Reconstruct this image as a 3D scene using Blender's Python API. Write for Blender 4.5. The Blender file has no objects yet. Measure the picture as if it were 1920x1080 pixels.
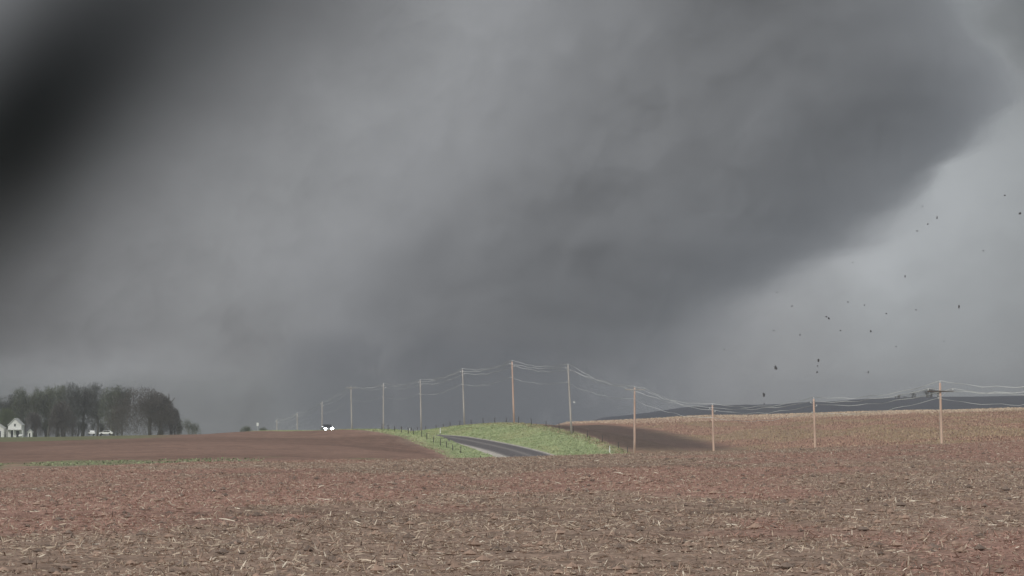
import bpy, bmesh, math, random
import numpy as np
from mathutils import Vector, Matrix, noise as mnoise

random.seed(7)
rng = np.random.default_rng(11)
sc = bpy.context.scene
COL = sc.collection
F = 7000.0          # focal length in pixels of the 1920 px wide photograph (a long lens)
HOR = 750.0         # row of the level horizon
TA = 1360.0 / F     # the road and its pole line run this far left of straight ahead

# ------------------------------------------------------------------ camera
cam = bpy.data.cameras.new('camera')
cam.sensor_width = 36.0
cam.lens = 36.0 * F / 1920.0
cam.shift_y = 210.0 / 1920.0
cam.clip_start = 0.5
cam.clip_end = 30000.0
camo = bpy.data.objects.new('camera', cam)
camo.rotation_euler = (math.radians(90), 0, 0)
COL.objects.link(camo)
sc.camera = camo

# ------------------------------------------------------------------ view, sun, sky
sc.view_settings.view_transform = 'Standard'
sc.view_settings.look = 'None'
sc.view_settings.exposure = 0.2
sc.view_settings.gamma = 1.0
sc.view_settings.use_curve_mapping = False
sc.cycles.volume_bounces = 2
sc.cycles.max_bounces = 6
sc.cycles.diffuse_bounces = 3
sc.cycles.transparent_max_bounces = 16
sc.cycles.use_denoising = True

SUN_EL, SUN_AZ = math.radians(38), math.radians(215)   # azimuth clockwise from +Y (straight ahead)
sd = Vector((math.sin(SUN_AZ) * math.cos(SUN_EL), math.cos(SUN_AZ) * math.cos(SUN_EL), math.sin(SUN_EL)))
sun = bpy.data.lights.new('sun', 'SUN')
sun.energy = 1.5
sun.angle = math.radians(12)
sun.color = (1.0, 0.95, 0.88)
suno = bpy.data.objects.new('sun', sun)
suno.rotation_euler = sd.to_track_quat('Z', 'Y').to_euler()
COL.objects.link(suno)


class NT:
    """small helper for writing node trees"""
    def __init__(s, tree):
        s.t = tree
        s.n = tree.nodes
        s.l = tree.links

    def put(s, sock, v):
        if isinstance(v, bpy.types.NodeSocket):
            s.l.new(v, sock)
        elif isinstance(v, (int, float)):
            sock.default_value = v if sock.type == 'VALUE' else ((v, v, v, 1) if sock.type == 'RGBA' else (v, v, v))
        else:
            v = tuple(v)
            if sock.type == 'RGBA' and len(v) == 3:
                v += (1,)
            sock.default_value = v

    def m(s, op, a, b=None, c=None, clamp=False):
        n = s.n.new('ShaderNodeMath')
        n.operation = op
        n.use_clamp = clamp
        for i, v in enumerate((a, b, c)):
            if v is not None:
                s.put(n.inputs[i], v)
        return n.outputs[0]

    def ss(s, v, a, b, o0=0.0, o1=1.0):
        n = s.n.new('ShaderNodeMapRange')
        n.interpolation_type = 'SMOOTHSTEP'
        s.put(n.inputs[0], v)
        for i, x in enumerate((a, b, o0, o1)):
            s.put(n.inputs[i + 1], x)
        return n.outputs[0]

    def mix(s, f, a, b, mode='MIX'):
        n = s.n.new('ShaderNodeMix')
        n.data_type = 'RGBA'
        n.blend_type = mode
        s.put(n.inputs[0], f)
        s.put(n.inputs[6], a)
        s.put(n.inputs[7], b)
        return n.outputs[2]

    def noise(s, vec, scale, detail=4, rough=0.55, dist=0.0):
        n = s.n.new('ShaderNodeTexNoise')
        if vec is not None:
            s.put(n.inputs['Vector'], vec)
        n.inputs['Scale'].default_value = scale
        n.inputs['Detail'].default_value = detail
        n.inputs['Roughness'].default_value = rough
        n.inputs['Distortion'].default_value = dist
        return n.outputs[0]

    def scale(s, vec, sc_):
        n = s.n.new('ShaderNodeMapping')
        s.put(n.inputs['Vector'], vec)
        n.inputs['Scale'].default_value = sc_
        return n.outputs[0]

    def gauss(s, az, el, cx, cy, ang, sl, sw):
        """soft elongated blob in degrees-like sky coordinates"""
        ca, sa = math.cos(ang), math.sin(ang)
        dx = s.m('SUBTRACT', az, cx)
        dy = s.m('SUBTRACT', el, cy)
        a = s.m('ADD', s.m('MULTIPLY', dx, ca / sl), s.m('MULTIPLY', dy, sa / sl))
        b = s.m('ADD', s.m('MULTIPLY', dx, -sa / sw), s.m('MULTIPLY', dy, ca / sw))
        r = s.m('ADD', s.m('MULTIPLY', a, a), s.m('MULTIPLY', b, b))
        return s.m('POWER', 2.718281828, s.m('MULTIPLY', r, -0.5))


world = bpy.data.worlds.new('World')
sc.world = world
world.use_nodes = True
wt = NT(world.node_tree)
wt.n.clear()
tc = wt.n.new('ShaderNodeTexCoord').outputs['Generated']
sep = wt.n.new('ShaderNodeSeparateXYZ')
wt.put(sep.inputs[0], tc)
# azimuth and elevation, in units of 1/7000 rad
az = wt.m('MULTIPLY', wt.m('ARCTAN2', sep.outputs[0], sep.outputs[1]), F)
el = wt.m('MULTIPLY', wt.m('ARCSINE', sep.outputs[2]), F)
n_big = wt.noise(tc, 9.0, 3, 0.5, 0.3)
n_mid = wt.noise(wt.scale(tc, (26, 26, 34)), 1.0, 4, 0.5, 0.2)
n_fine = wt.noise(wt.scale(tc, (75, 75, 90)), 1.0, 3, 0.5, 0.2)
wob = wt.m('MULTIPLY', wt.m('SUBTRACT', n_mid, 0.5), 260.0)
azw = wt.m('ADD', az, wob)
elw = wt.m('ADD', el, wt.m('MULTIPLY', wt.m('SUBTRACT', n_fine, 0.5), 90.0))
# brighter cloud to the right of the storm, darker to its left
lum = wt.ss(azw, 50.0, 620.0, 0.232, 0.330)
# the rain-dark base towards the horizon
low = wt.m('POWER', 2.718281828, wt.m('MULTIPLY', wt.m('ABSOLUTE', el), -1 / 170.0))
lum = wt.m('MULTIPLY', lum, wt.m('SUBTRACT', 1.0, wt.m('MULTIPLY', low, 0.26)))
lum = wt.m('MULTIPLY', lum, wt.m('ADD', 0.90, wt.m('MULTIPLY', n_mid, 0.20)))
lum = wt.m('MULTIPLY', lum, wt.m('ADD', 0.93, wt.m('MULTIPLY', n_fine, 0.14)))
# the broken, brighter cloud behind the camera, where the daylight comes from
lum = wt.m('MULTIPLY', lum, wt.ss(sep.outputs[1], 0.75, -0.5, 1.0, 1.75))
SKYB = []   # (x, y in photo pixels, angle, long, wide, gain)
def blob(px, py, ang, sl, sw, gain, w=True):
    global lum
    g = wt.gauss(azw if w else az, elw if w else el, px - 960, HOR - py, math.radians(ang), sl, sw)
    lum = wt.m('MULTIPLY', lum, wt.m('ADD', 1.0, wt.m('MULTIPLY', g, gain)))
blob(35, 262, 52, 205, 84, -0.975, False)     # black core of a dark smear put into the sky at left
blob(125, 175, 47, 420, 180, -0.80, False)   # and its softer surround
blob(-40, 470, 60, 200, 110, -0.42, False)
blob(-60, -80, 40, 150, 120, 0.35, False)
blob(420, -40, 20, 380, 150, -0.42, False)
blob(1925, 40, 80, 110, 70, -0.50)            # purple-grey notch beyond the cloud's edge
blob(1640, 490, 70, 90, 60, 0.10)
blob(150, 705, 0, 230, 32, 0.46)             # pale slot above the far trees
blob(500, 700, -30, 120, 70, -0.06)
blob(30, 620, 20, 160, 50, -0.14)
blob(600, 690, 10, 190, 90, -0.26)
blob(960, 60, 60, 260, 110, 0.12)
blob(1690, 440, 40, 130, 50, 0.10)
blob(1640, 530, 80, 60, 40, 0.07)
blob(1790, 400, 60, 120, 70, 0.05)
blob(1560, 560, 30, 120, 40, -0.07)
blob(1950, 640, 80, 200, 90, -0.12)
cld = wt.n.new('ShaderNodeCombineColor')
tint = wt.ss(azw, 300.0, 750.0)
wt.put(cld.inputs[0], wt.m('MULTIPLY', lum, wt.m('SUBTRACT', 0.978, wt.m('MULTIPLY', tint, 0.028))))
wt.put(cld.inputs[1], wt.m('MULTIPLY', lum, 1.0))
wt.put(cld.inputs[2], wt.m('MULTIPLY', lum, 1.04))
sky = wt.n.new('ShaderNodeTexSky')
sky.sky_type = 'NISHITA'
sky.sun_disc = False
sky.sun_elevation = SUN_EL
sky.sun_rotation = SUN_AZ
nish = wt.mix(1.0, sky.outputs[0], (0.07, 0.07, 0.07), 'MULTIPLY')
both = wt.mix(0.985, nish, cld.outputs[0])
bg = wt.n.new('ShaderNodeBackground')
wt.put(bg.inputs[0], both)
bg.inputs[1].default_value = 1.0
wo = wt.n.new('ShaderNodeOutputWorld')
wt.l.new(bg.outputs[0], wo.inputs[0])


# ------------------------------------------------------------------ helpers
def tag(o, label=None, cat=None, group=None, kind=None):
    if label: o['label'] = label
    if cat: o['category'] = cat
    if group: o['group'] = group
    if kind: o['kind'] = kind
    return o


def empty(name, loc, rz=0.0):
    o = bpy.data.objects.new(name, None)
    o.location = loc
    o.rotation_euler = (0, 0, rz)
    o.empty_display_size = 0.5
    COL.objects.link(o)
    return o


def link(name, me, parent=None):
    o = bpy.data.objects.new(name, me)
    COL.objects.link(o)
    if parent is not None:
        o.parent = parent
    return o


def np_mesh(name, verts, quads, mats, midx=None, smooth=False, cols=None):
    """verts (n,3), quads (m,4) or (m,3)"""
    me = bpy.data.meshes.new(name)
    k = quads.shape[1]
    me.vertices.add(len(verts))
    me.vertices.foreach_set('co', np.ascontiguousarray(verts, dtype=np.float32).ravel())
    me.loops.add(quads.size)
    me.loops.foreach_set('vertex_index', quads.astype(np.int32).ravel())
    me.polygons.add(len(quads))
    me.polygons.foreach_set('loop_start', np.arange(0, quads.size, k, dtype=np.int32))
    if midx is not None:
        me.polygons.foreach_set('material_index', midx.astype(np.int32))
    me.polygons.foreach_set('use_smooth', np.full(len(quads), smooth))
    for m_ in (mats if isinstance(mats, (list, tuple)) else [mats]):
        me.materials.append(m_)
    if cols is not None:
        a = me.color_attributes.new('soil', 'FLOAT_COLOR', 'POINT')
        c4 = np.ones((len(verts), 4), dtype=np.float32)
        c4[:, :3] = cols
        a.data.foreach_set('color', c4.ravel())
    me.update(calc_edges=True)
    return me


class MB:
    """collects simple solids into one mesh"""
    def __init__(s):
        s.bm = bmesh.new()

    def box(s, c, size, rot=None, bevel=0.0):
        r = bmesh.ops.create_cube(s.bm, size=1.0)
        vs = r['verts']
        bmesh.ops.scale(s.bm, vec=size, verts=vs)
        if bevel:
            es = list({e for v in vs for e in v.link_edges})
            rb = bmesh.ops.bevel(s.bm, geom=es, offset=bevel, segments=2, affect='EDGES')
            vs = list({v for f in rb['faces'] for v in f.verts} | {v for v in vs if v.is_valid})
        if rot is not None:
            bmesh.ops.rotate(s.bm, cent=(0, 0, 0), matrix=rot, verts=vs)
        bmesh.ops.translate(s.bm, vec=c, verts=vs)
        return s

    def prism(s, pts, axis, a, b):
        """polygon pts (2D) extruded along axis from a to b"""
        def p(u, v, w):
            return {'x': (w, u, v), 'y': (u, w, v), 'z': (u, v, w)}[axis]
        A = [s.bm.verts.new(p(u, v, a)) for u, v in pts]
        B = [s.bm.verts.new(p(u, v, b)) for u, v in pts]
        n = len(pts)
        s.bm.faces.new(A)
        s.bm.faces.new(B[::-1])
        for i in range(n):
            s.bm.faces.new((A[i], B[i], B[(i + 1) % n], A[(i + 1) % n]))
        return s

    def tube(s, pts, rads, seg=8, cap=True):
        rings = []
        n = len(pts)
        for i, p in enumerate(pts):
            p = Vector(p)
            d = (Vector(pts[min(i + 1, n - 1)]) - Vector(pts[max(i - 1, 0)])).normalized()
            u = d.cross(Vector((0.13, 0.97, 0.2))).normalized()
            w = d.cross(u)
            rings.append([s.bm.verts.new(p + (u * math.cos(2 * math.pi * k / seg) + w * math.sin(2 * math.pi * k / seg)) * rads[i]) for k in range(seg)])
        for a, b in zip(rings, rings[1:]):
            for k in range(seg):
                s.bm.faces.new((a[k], a[(k + 1) % seg], b[(k + 1) % seg], b[k]))
        if cap and seg > 2:
            s.bm.faces.new(rings[0][::-1])
            s.bm.faces.new(rings[-1])
        return s

    def build(s, name, mat, parent=None, smooth=False):
        bmesh.ops.recalc_face_normals(s.bm, faces=s.bm.faces)
        me = bpy.data.meshes.new(name)
        s.bm.to_mesh(me)
        s.bm.free()
        me.materials.append(mat)
        if smooth:
            for p in me.polygons:
                p.use_smooth = True
        return link(name, me, parent)


def mat(name, col, rough=0.9, var=0.25, scale=3.0, spec=0.2, metal=0.0, stretch=(1, 1, 1), detail=5, bump=0.0):
    """painted / weathered surface with noise-driven tone variation"""
    m_ = bpy.data.materials.new(name)
    m_.use_nodes = True
    t = NT(m_.node_tree)
    b = t.n['Principled BSDF']
    oc = t.n.new('ShaderNodeTexCoord').outputs['Object']
    n = t.noise(t.scale(oc, stretch), scale, detail, 0.6)
    lo = tuple(c * (1 - var) for c in col)
    hi = tuple(min(1, c * (1 + var)) for c in col)
    t.put(b.inputs['Base Color'], t.mix(t.ss(n, 0.3, 0.7), lo, hi))
    b.inputs['Roughness'].default_value = rough
    b.inputs['Specular IOR Level'].default_value = spec
    b.inputs['Metallic'].default_value = metal
    if bump:
        bn = t.n.new('ShaderNodeBump')
        bn.inputs['Strength'].default_value = bump
        t.put(bn.inputs['Height'], n)
        t.l.new(bn.outputs[0], b.inputs['Normal'])
    return m_


# value noise on numpy arrays
def vnoise(x, y, seed=0):
    xi, yi = np.floor(x).astype(np.int64), np.floor(y).astype(np.int64)
    fx, fy = x - xi, y - yi
    fx, fy = fx * fx * (3 - 2 * fx), fy * fy * (3 - 2 * fy)
    def h(a, b):
        n = (a * 374761393 + b * 668265263 + seed * 1442695041) & 0xFFFFFFFF
        n = ((n ^ (n >> 13)) * 1274126177) & 0xFFFFFFFF
        return ((n ^ (n >> 16)) & 0xFFFF) / 65535.0
    return (h(xi, yi) * (1 - fx) + h(xi + 1, yi) * fx) * (1 - fy) + (h(xi, yi + 1) * (1 - fx) + h(xi + 1, yi + 1) * fx) * fy


def fbm(x, y, oct_=4, seed=0):
    a, t, w = 0, 0.0, 1.0
    for o in range(oct_):
        a = a + vnoise(x * 2 ** o + 17.3 * o, y * 2 ** o - 9.1 * o, seed + o) * w
        t += w
        w *= 0.55
    return a / t


def sst(v, a, b):
    t = np.clip((v - a) / (b - a), 0, 1)
    return t * t * (3 - 2 * t)


# ------------------------------------------------------------------ the shape of the land (camera at z = 0)
KY = np.array([-400, 0, 38, 100, 185, 250, 330, 400, 430, 500, 560, 620, 700, 800, 900, 1000, 1150, 1300, 1600, 2000, 2300, 2700], float)
KP = np.array([-600, 0, 400, 800, 950, 1060, 1150, 1340, 1766, 1920, 2600], float)
CR = [895, 882, 868, 862, 859, 856, 853, 848, 834, 827, 812]   # row at which the near field ends
BACK = [   # from Y = 330 on
    [-7.5, -6.9, -6.9, -7.0, -7.0, -7.0, -7.1, -8.2, -9.8, -11, -12.2, -13, -18, -26, -27, -28],
    [-8.0, -7.4, -7.2, -7.25, -7.3, -7.3, -7.3, -8.3, -9.8, -11, -12.2, -13, -18, -26, -27, -28],
    [-7.4, -6.8, -6.65, -6.6, -6.6, -6.5, -6.5, -7.6, -9.5, -10.8, -11.8, -12.4, -17, -26, -27, -28],
    [-8.0, -7.5, -7.0, -7.0, -6.9, -6.6, -6.3, -7.6, -9.5, -12, -15, -17, -20, -26, -27, -28],
    [-8.5, -9.5, -10., -10.5, -10., -7.6, -6.3, -7.2, -9.5, -12, -15, -17, -20, -26, -27, -28],
    [-8.5, -9.8, -10.5, -11, -10.6, -8.9, -8.2, -7.5, -6.6, -6.0, -9., -12, -15, -17, -18, -19],
    [-8.5, -10., -11., -11.5, -11., -9.5, -8.8, -7.6, -6.2, -5.6, -9., -12, -13, -11., -11., -12],
    [-8.5, -11., -11.6, -11.8, -11.6, -11., -9.6, -7.9, -5.8, -4.2, -7., -10, -9, -4.6, -3.8, -4.2],
    [-7.5, -8.6, -9.0, -8.0, -6.7, -6.1, -5.3, -4.3, -3.45, -2.7, -4.5, -6, -4, 0.2, 1.5, 1.2],
    [-7.0, -8.0, -8.2, -7.2, -6.0, -5.5, -4.8, -3.7, -2.9, -2.1, -4., -5.5, -3, 1.2, 2.9, 2.5],
    [-6.5, -7.0, -7.2, -6.4, -5.5, -5.0, -4.2, -3.0, -2.1, -1.2, -3., -4.5, -2, 3., 5.0, 4.5],
]
ZK = np.zeros((len(KP), len(KY)))
for i in range(len(KP)):
    zc = -(CR[i] - HOR) / F * 185
    ZK[i, :6] = [-1.8, -1.8, -1.8, -1.8 + (zc + 1.8) * 0.36, zc, zc - 2.3]
    ZK[i, 6:] = BACK[i]


def pchip(xk, yk, x):
    """monotone cubic through the knots; yk has shape (cols, knots)"""
    h = np.diff(xk)
    d = np.diff(yk, axis=-1) / h
    m_ = np.zeros_like(yk)
    a, b = d[..., :-1], d[..., 1:]
    w1, w2 = 2 * h[1:] + h[:-1], h[1:] + 2 * h[:-1]
    with np.errstate(divide='ignore', invalid='ignore'):
        hm = (w1 + w2) / (w1 / a + w2 / b)
    m_[..., 1:-1] = np.where(a * b > 0, hm, 0)
    m_[..., 0], m_[..., -1] = d[..., 0], d[..., -1]
    i = np.clip(np.searchsorted(xk, x) - 1, 0, len(xk) - 2)
    t = (x - xk[i]) / h[i]
    t2, t3 = t * t, t * t * t
    return (2 * t3 - 3 * t2 + 1) * yk[..., i] + (t3 - 2 * t2 + t) * h[i] * m_[..., i] + (-2 * t3 + 3 * t2) * yk[..., i + 1] + (t3 - t2) * h[i] * m_[..., i + 1]


RY = np.array([250, 330, 400, 500, 545, 577, 596, 615, 639, 656, 676, 710, 750, 795, 850, 900, 1000, 1150, 1300], float)
RZ = np.array([-8., -10., -11.5, -12.3, -10.9, -8.7, -7.85, -7.25, -6.68, -6.40, -6.34, -6.65, -6.9, -7.15, -8.2, -10., -13, -15, -17.])
PY = np.array([250, 330, 374, 424, 476, 528, 577, 600, 624, 674, 723, 771, 820, 867, 913, 958, 1000, 1150, 1300], float)
PZ = np.array([-6.8, -7.2, -8., -9.0, -11.0, -11.6, -8.9, -7.1, -5.6, -4.25, -5.0, -6.6, -7.2, -7.6, -9.5, -12., -14, -17, -19.])
road_z = lambda Y: pchip(RY, RZ[None, :], np.clip(Y, 250, 1300))[0]
pole_z = lambda Y: pchip(PY, PZ[None, :], np.clip(Y, 250, 1300))[0]
C0, C1 = 111.2, 118.8     # the asphalt's edges, in metres right of the pole line's vanishing line


def ground(X, Y, micro=False):
    X = np.asarray(X, float); Y = np.asarray(Y, float)
    shp = np.broadcast(X, Y).shape
    X = np.broadcast_to(X, shp).ravel(); Y = np.broadcast_to(Y, shp).ravel()
    px = 960 + F * X / np.maximum(Y, 60)
    prof = pchip(KY, ZK, np.clip(Y, -400, 2700))      # (cols, n)
    pc = np.clip(px, KP[0], KP[-1])
    j = np.clip(np.searchsorted(KP, pc) - 1, 0, len(KP) - 2)
    t = (pc - KP[j]) / (KP[j + 1] - KP[j])
    t = 0.5 * t + 0.5 * t * t * (3 - 2 * t)
    n = np.arange(len(X))
    z = prof[j, n] * (1 - t) + prof[j + 1, n] * t
    c = X + Y * TA
    r, p = road_z(Y), pole_z(Y)
    # cross-section of the road corridor
    v_left = r + np.interp(Y, [560, 585, 602, 611, 621, 660, 760], [0.0, 0.12, 0.5, 0.85, 1.15, 1.1, 0.6]) * sst(-c, -110.0, -108.2) - 0.35 * sst(-c, -C0, -110.2) * sst(c, 109.3, 110.2)
    tb = sst(c, 119.5, 131)
    bank = r + (p - r) * (0.35 * np.clip((c - 119.3) / 11.7, 0, 1) + 0.65 * tb) - 0.3 * sst(c, 118.8, 120) * (1 - sst(c, 120, 122))
    sec = np.where(c < C0, v_left, np.where(c < 118.8, r - 0.25, bank))
    w = sst(c, 82, 104) * (1 - sst(c, 133, 165)) * sst(Y, 300, 420) * (1 - sst(Y, 1050, 1250))
    z = z * (1 - w) + sec * w
    z = z + (fbm(X / 23, Y / 45, 3, 5) - 0.5) * 0.5 * sst(Y, 220, 400) * (1 - w)
    z = z + (fbm(X / 60, Y / 160, 4, 9) - 0.5) * 2.6 * sst(Y, 1500, 2000)
    return z.reshape(shp)


def gz(X, Y):
    return float(ground(np.array([X]), np.array([Y]))[0])


def at(px, Y):
    X = (px - 960) / F * Y
    return X, Y, gz(X, Y)


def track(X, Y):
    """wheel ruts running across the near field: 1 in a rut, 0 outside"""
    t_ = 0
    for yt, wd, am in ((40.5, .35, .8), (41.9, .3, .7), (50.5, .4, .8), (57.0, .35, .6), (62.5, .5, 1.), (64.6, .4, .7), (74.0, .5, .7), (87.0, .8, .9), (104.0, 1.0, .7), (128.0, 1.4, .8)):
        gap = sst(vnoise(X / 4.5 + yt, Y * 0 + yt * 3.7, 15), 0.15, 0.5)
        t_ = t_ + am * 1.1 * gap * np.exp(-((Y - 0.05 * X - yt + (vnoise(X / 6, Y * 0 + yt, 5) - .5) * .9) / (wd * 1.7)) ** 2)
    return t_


# tone of the soil, by field
def soil(X, Y, Z):
    shp = X.shape
    X, Y, Z = X.ravel(), Y.ravel(), Z.ravel()
    c = X + Y * TA
    px = 960 + F * X / np.maximum(Y, 60)
    wob = (fbm(X / 9, Y / 14, 3, 21) - 0.5)
    stub = np.array([0.295, 0.215, 0.170])
    red = np.array([0.345, 0.205, 0.168])
    till = np.array([0.262, 0.168, 0.132])
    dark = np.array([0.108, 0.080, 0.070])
    grass = np.array([0.360, 0.415, 0.225])
    drygr = np.array([0.405, 0.425, 0.240])
    hill = np.array([0.385, 0.232, 0.172])
    pale = np.array([0.560, 0.450, 0.340])
    olive = np.array([0.350, 0.250, 0.170])
    wood = np.array([0.086, 0.094, 0.112])
    n = len(X)
    k = sst(fbm(X / 6, Y / 22, 4, 3), 0.42, 0.58)[:, None]
    col = stub * (1 - k * 0.75) + red * k * 0.75
    col = col * (1 - 0.40 * np.clip(track(X, Y), 0, 1) * (Y < 200))[:, None]  # shade of the ruts painted into the soil along with their moist tone
    def over(mask, c2):
        nonlocal col
        mk = np.clip(mask, 0, 1)[:, None]
        col = col * (1 - mk) + c2 * mk
    # left tilled field
    left = sst(Y, 415, 425) * (1 - sst(c, 98 + wob * 4, 103 + wob * 4))
    kt = sst(fbm(X / 40, Y / 60, 3, 31), 0.4, 0.65)[:, None]
    over(left, till * (1 - 0.18 * kt))
    # grass strip behind the near field
    over(sst(Y, 300, 330) * (1 - sst(Y + wob * 70, 412, 434)) * (1 - sst(px, 1080, 1200)) * sst(fbm(X / 8, Y / 30, 3, 8), 0.36, 0.58) * 0.7, grass * 0.62)
    over(sst(Y, 635, 660) * (1 - sst(Y, 760, 800)) * (1 - sst(px, 250, 360)) * 0.8, grass * 0.45)
    # right-hand hill of stubble
    rgt = sst(c, 131, 134) * sst(Y, 250, 300)
    kk = sst(fbm(X / 14, Y / 50, 4, 41), 0.42, 0.6)[:, None]
    over(rgt, hill * (1 - kk) + olive * kk)
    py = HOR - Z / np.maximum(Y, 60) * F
    # hollow in a darker soil tone
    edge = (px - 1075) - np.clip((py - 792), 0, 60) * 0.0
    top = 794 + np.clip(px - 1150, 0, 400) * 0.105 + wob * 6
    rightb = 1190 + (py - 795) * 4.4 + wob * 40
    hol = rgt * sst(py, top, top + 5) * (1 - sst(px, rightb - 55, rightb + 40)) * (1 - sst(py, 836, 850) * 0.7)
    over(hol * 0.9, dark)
    # paler tone along the brow of the hill
    over(rgt * sst(Y, 925, 985) * (1 - sst(Y, 1060, 1100)) * (0.45 + 0.5 * sst(px, 1250, 1500)), pale)
    over(sst(Y, 1250, 1500) * sst(px, 930, 1000), wood)
    over(sst(Y, 800, 900) * (1 - sst(px, 560, 640)), grass * 0.5)
    # verges of the road
    vg = sst(c, 101.5 + wob * 3, 104 + wob * 3) * (1 - sst(c, 130.5 + wob * 3, 133 + wob * 3)) * sst(Y, 300, 330) * (1 - sst(Y, 1300, 1400))
    kg = sst(fbm(X / 5, Y / 16, 4, 51), 0.42, 0.66)[:, None]
    over(vg, grass * (1 - kg * 0.6) + drygr * kg * 0.6)
    # dry grass right beside the fence
    over(vg * sst(c, 129.2, 130.6) * 0.55, pale * 0.8)
    return col.reshape(shp + (3,))


def land_mat(name, scale1, amt, stretch):
    m_ = bpy.data.materials.new(name)
    m_.use_nodes = True
    t = NT(m_.node_tree)
    b = t.n['Principled BSDF']
    at_ = t.n.new('ShaderNodeVertexColor')
    at_.layer_name = 'soil'
    oc = t.n.new('ShaderNodeTexCoord').outputs['Object']
    n1 = t.noise(t.scale(oc, stretch), scale1, 6, 0.7)
    n2 = t.noise(oc, 0.09, 4, 0.6)
    g = t.m('MULTIPLY', t.ss(n1, 0.28, 0.72, 1 - amt, 1 + amt), t.ss(n2, 0.3, 0.7, 0.9, 1.08))
    cc = t.n.new('ShaderNodeCombineColor')
    for i in range(3):
        t.put(cc.inputs[i], g)
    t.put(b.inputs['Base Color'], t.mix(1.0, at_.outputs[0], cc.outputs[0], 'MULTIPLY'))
    b.inputs['Roughness'].default_value = 1.0
    b.inputs['Specular IOR Level'].default_value = 0.05
    return m_


M_NEAR = land_mat('near_soil', 5.0, 0.42, (1, 1, 1))
M_LAND = land_mat('land', 0.8, 0.22, (1, 0.45, 1))


def grid_object(name, xs, ys, zfun, material, keep=None):
    Xg, Yg = np.meshgrid(xs, ys)
    Zg = zfun(Xg, Yg)
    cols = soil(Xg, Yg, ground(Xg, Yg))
    V = np.stack([Xg, Yg, Zg], -1).reshape(-1, 3)
    nx, ny = len(xs), len(ys)
    a = (np.arange(ny - 1)[:, None] * nx + np.arange(nx - 1)[None, :]).ravel()
    Q = np.stack([a, a + 1, a + nx + 1, a + nx], -1)
    return V, Q, cols.reshape(-1, 3)


def spread(core0, core1, step, far0, far1, grow=1.25):
    xs = list(np.arange(core0, core1 + 1e-6, step))
    s, x = step, xs[-1]
    while x < far1:
        s *= grow; x += s; xs.append(min(x, far1))
    s, x = step, xs[0]
    left = []
    while x > far0:
        s *= grow; x -= s; left.append(max(x, far0))
    return np.unique(np.array(left[::-1] + xs))


YSPLIT = 262.0
# near field, finely modelled clods and furrows
def near_z(X, Y):
    z = ground(X, Y)
    fade = sst(Y, 18, 26) * (1 - sst(Y, 205, 235))
    cl = (fbm(X / 0.55, Y / 0.55, 3, 71) - 0.5) * 0.085 + (fbm(X / 2.6, Y / 3.5, 2, 77) - 0.5) * 0.07
    ph = (Y - 0.03 * X) / 0.76 + (fbm(X / 9, Y / 9, 2, 73) - 0.5) * 1.2
    fur = np.cos(ph * 2 * np.pi) * 0.022 * sst(fbm(X / 14, Y / 7, 2, 79), 0.35, 0.6)
    # a few deeper wheel tracks running across the view
    fur = fur - 0.10 * track(X, Y)
    return z + (cl + fur) * fade

xs = spread(-32, 32, 0.26, -1500, 1500, 1.3)
ys = np.concatenate([np.linspace(-300, 20, 12)[:-1], np.arange(20, 90, 0.17), np.arange(90, 215, 0.42), np.linspace(216, YSPLIT, 14)])
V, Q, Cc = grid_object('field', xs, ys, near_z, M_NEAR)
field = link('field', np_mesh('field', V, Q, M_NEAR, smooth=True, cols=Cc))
tag(field, kind='structure')

# the land beyond, in one grid, cut by field into separate pieces of ground
xs = spread(-190, 190, 1.4, -1500, 1500, 1.3)
ys = np.concatenate([np.linspace(YSPLIT, 390, 30)[:-1], np.arange(390, 720, 1.3), np.arange(720, 1100, 2.2), np.linspace(1102, 2690, 200)])
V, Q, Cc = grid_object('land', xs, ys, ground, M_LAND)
cen = V[Q].mean(1)
cc_ = cen[:, 0] + cen[:, 1] * TA
zone = np.where(cen[:, 1] > 1120, 3, np.where(cc_ > 132, 2, np.where((cc_ > 103) | (cen[:, 1] < 436), 1, 0)))
nm = ['tilled_field', 'grass_verge', 'hillside_field', 'far_terrain']
# shared normals so that the pieces meet without a seam
a_, b_, c_ = V[Q[:, 0]], V[Q[:, 1]], V[Q[:, 3]]
fn = np.cross(b_ - a_, c_ - a_)
vn = np.zeros_like(V)
for k in range(4):
    np.add.at(vn, Q[:, k], fn)
vn /= np.linalg.norm(vn, axis=1)[:, None]
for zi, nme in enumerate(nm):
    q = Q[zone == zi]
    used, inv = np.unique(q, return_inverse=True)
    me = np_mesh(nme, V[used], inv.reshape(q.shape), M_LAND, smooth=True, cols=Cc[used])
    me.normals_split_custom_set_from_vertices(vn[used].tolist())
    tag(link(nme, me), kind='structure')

# ------------------------------------------------------------------ the road
M_ASPH = bpy.data.materials.new('asphalt')
M_ASPH.use_nodes = True
t = NT(M_ASPH.node_tree)
b = t.n['Principled BSDF']
uv = t.n.new('ShaderNodeUVMap').outputs[0]
sx = t.n.new('ShaderNodeSeparateXYZ')
t.put(sx.inputs[0], uv)
oc = t.n.new('ShaderNodeTexCoord').outputs['Object']
nn = t.noise(oc, 0.9, 5, 0.65)
wear = t.m('ADD', sx.outputs[0], t.m('MULTIPLY', t.m('SUBTRACT', t.noise(oc, 0.12, 3), 0.5), 0.05))
w1 = t.m('POWER', 2.718, t.m('MULTIPLY', t.m('POWER', t.m('DIVIDE', t.m('SUBTRACT', wear, 0.5), 0.075), 2), -1))
w2 = t.ss(t.m('ABSOLUTE', t.m('SUBTRACT', wear, 0.5)), 0.40, 0.47)
lightc = t.m('ADD', t.m('MULTIPLY', w1, 0.55), t.m('MULTIPLY', w2, 0.8), clamp=True)
cA = t.mix(t.ss(nn, 0.3, 0.7), (0.105, 0.096, 0.099), (0.150, 0.138, 0.141))
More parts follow.
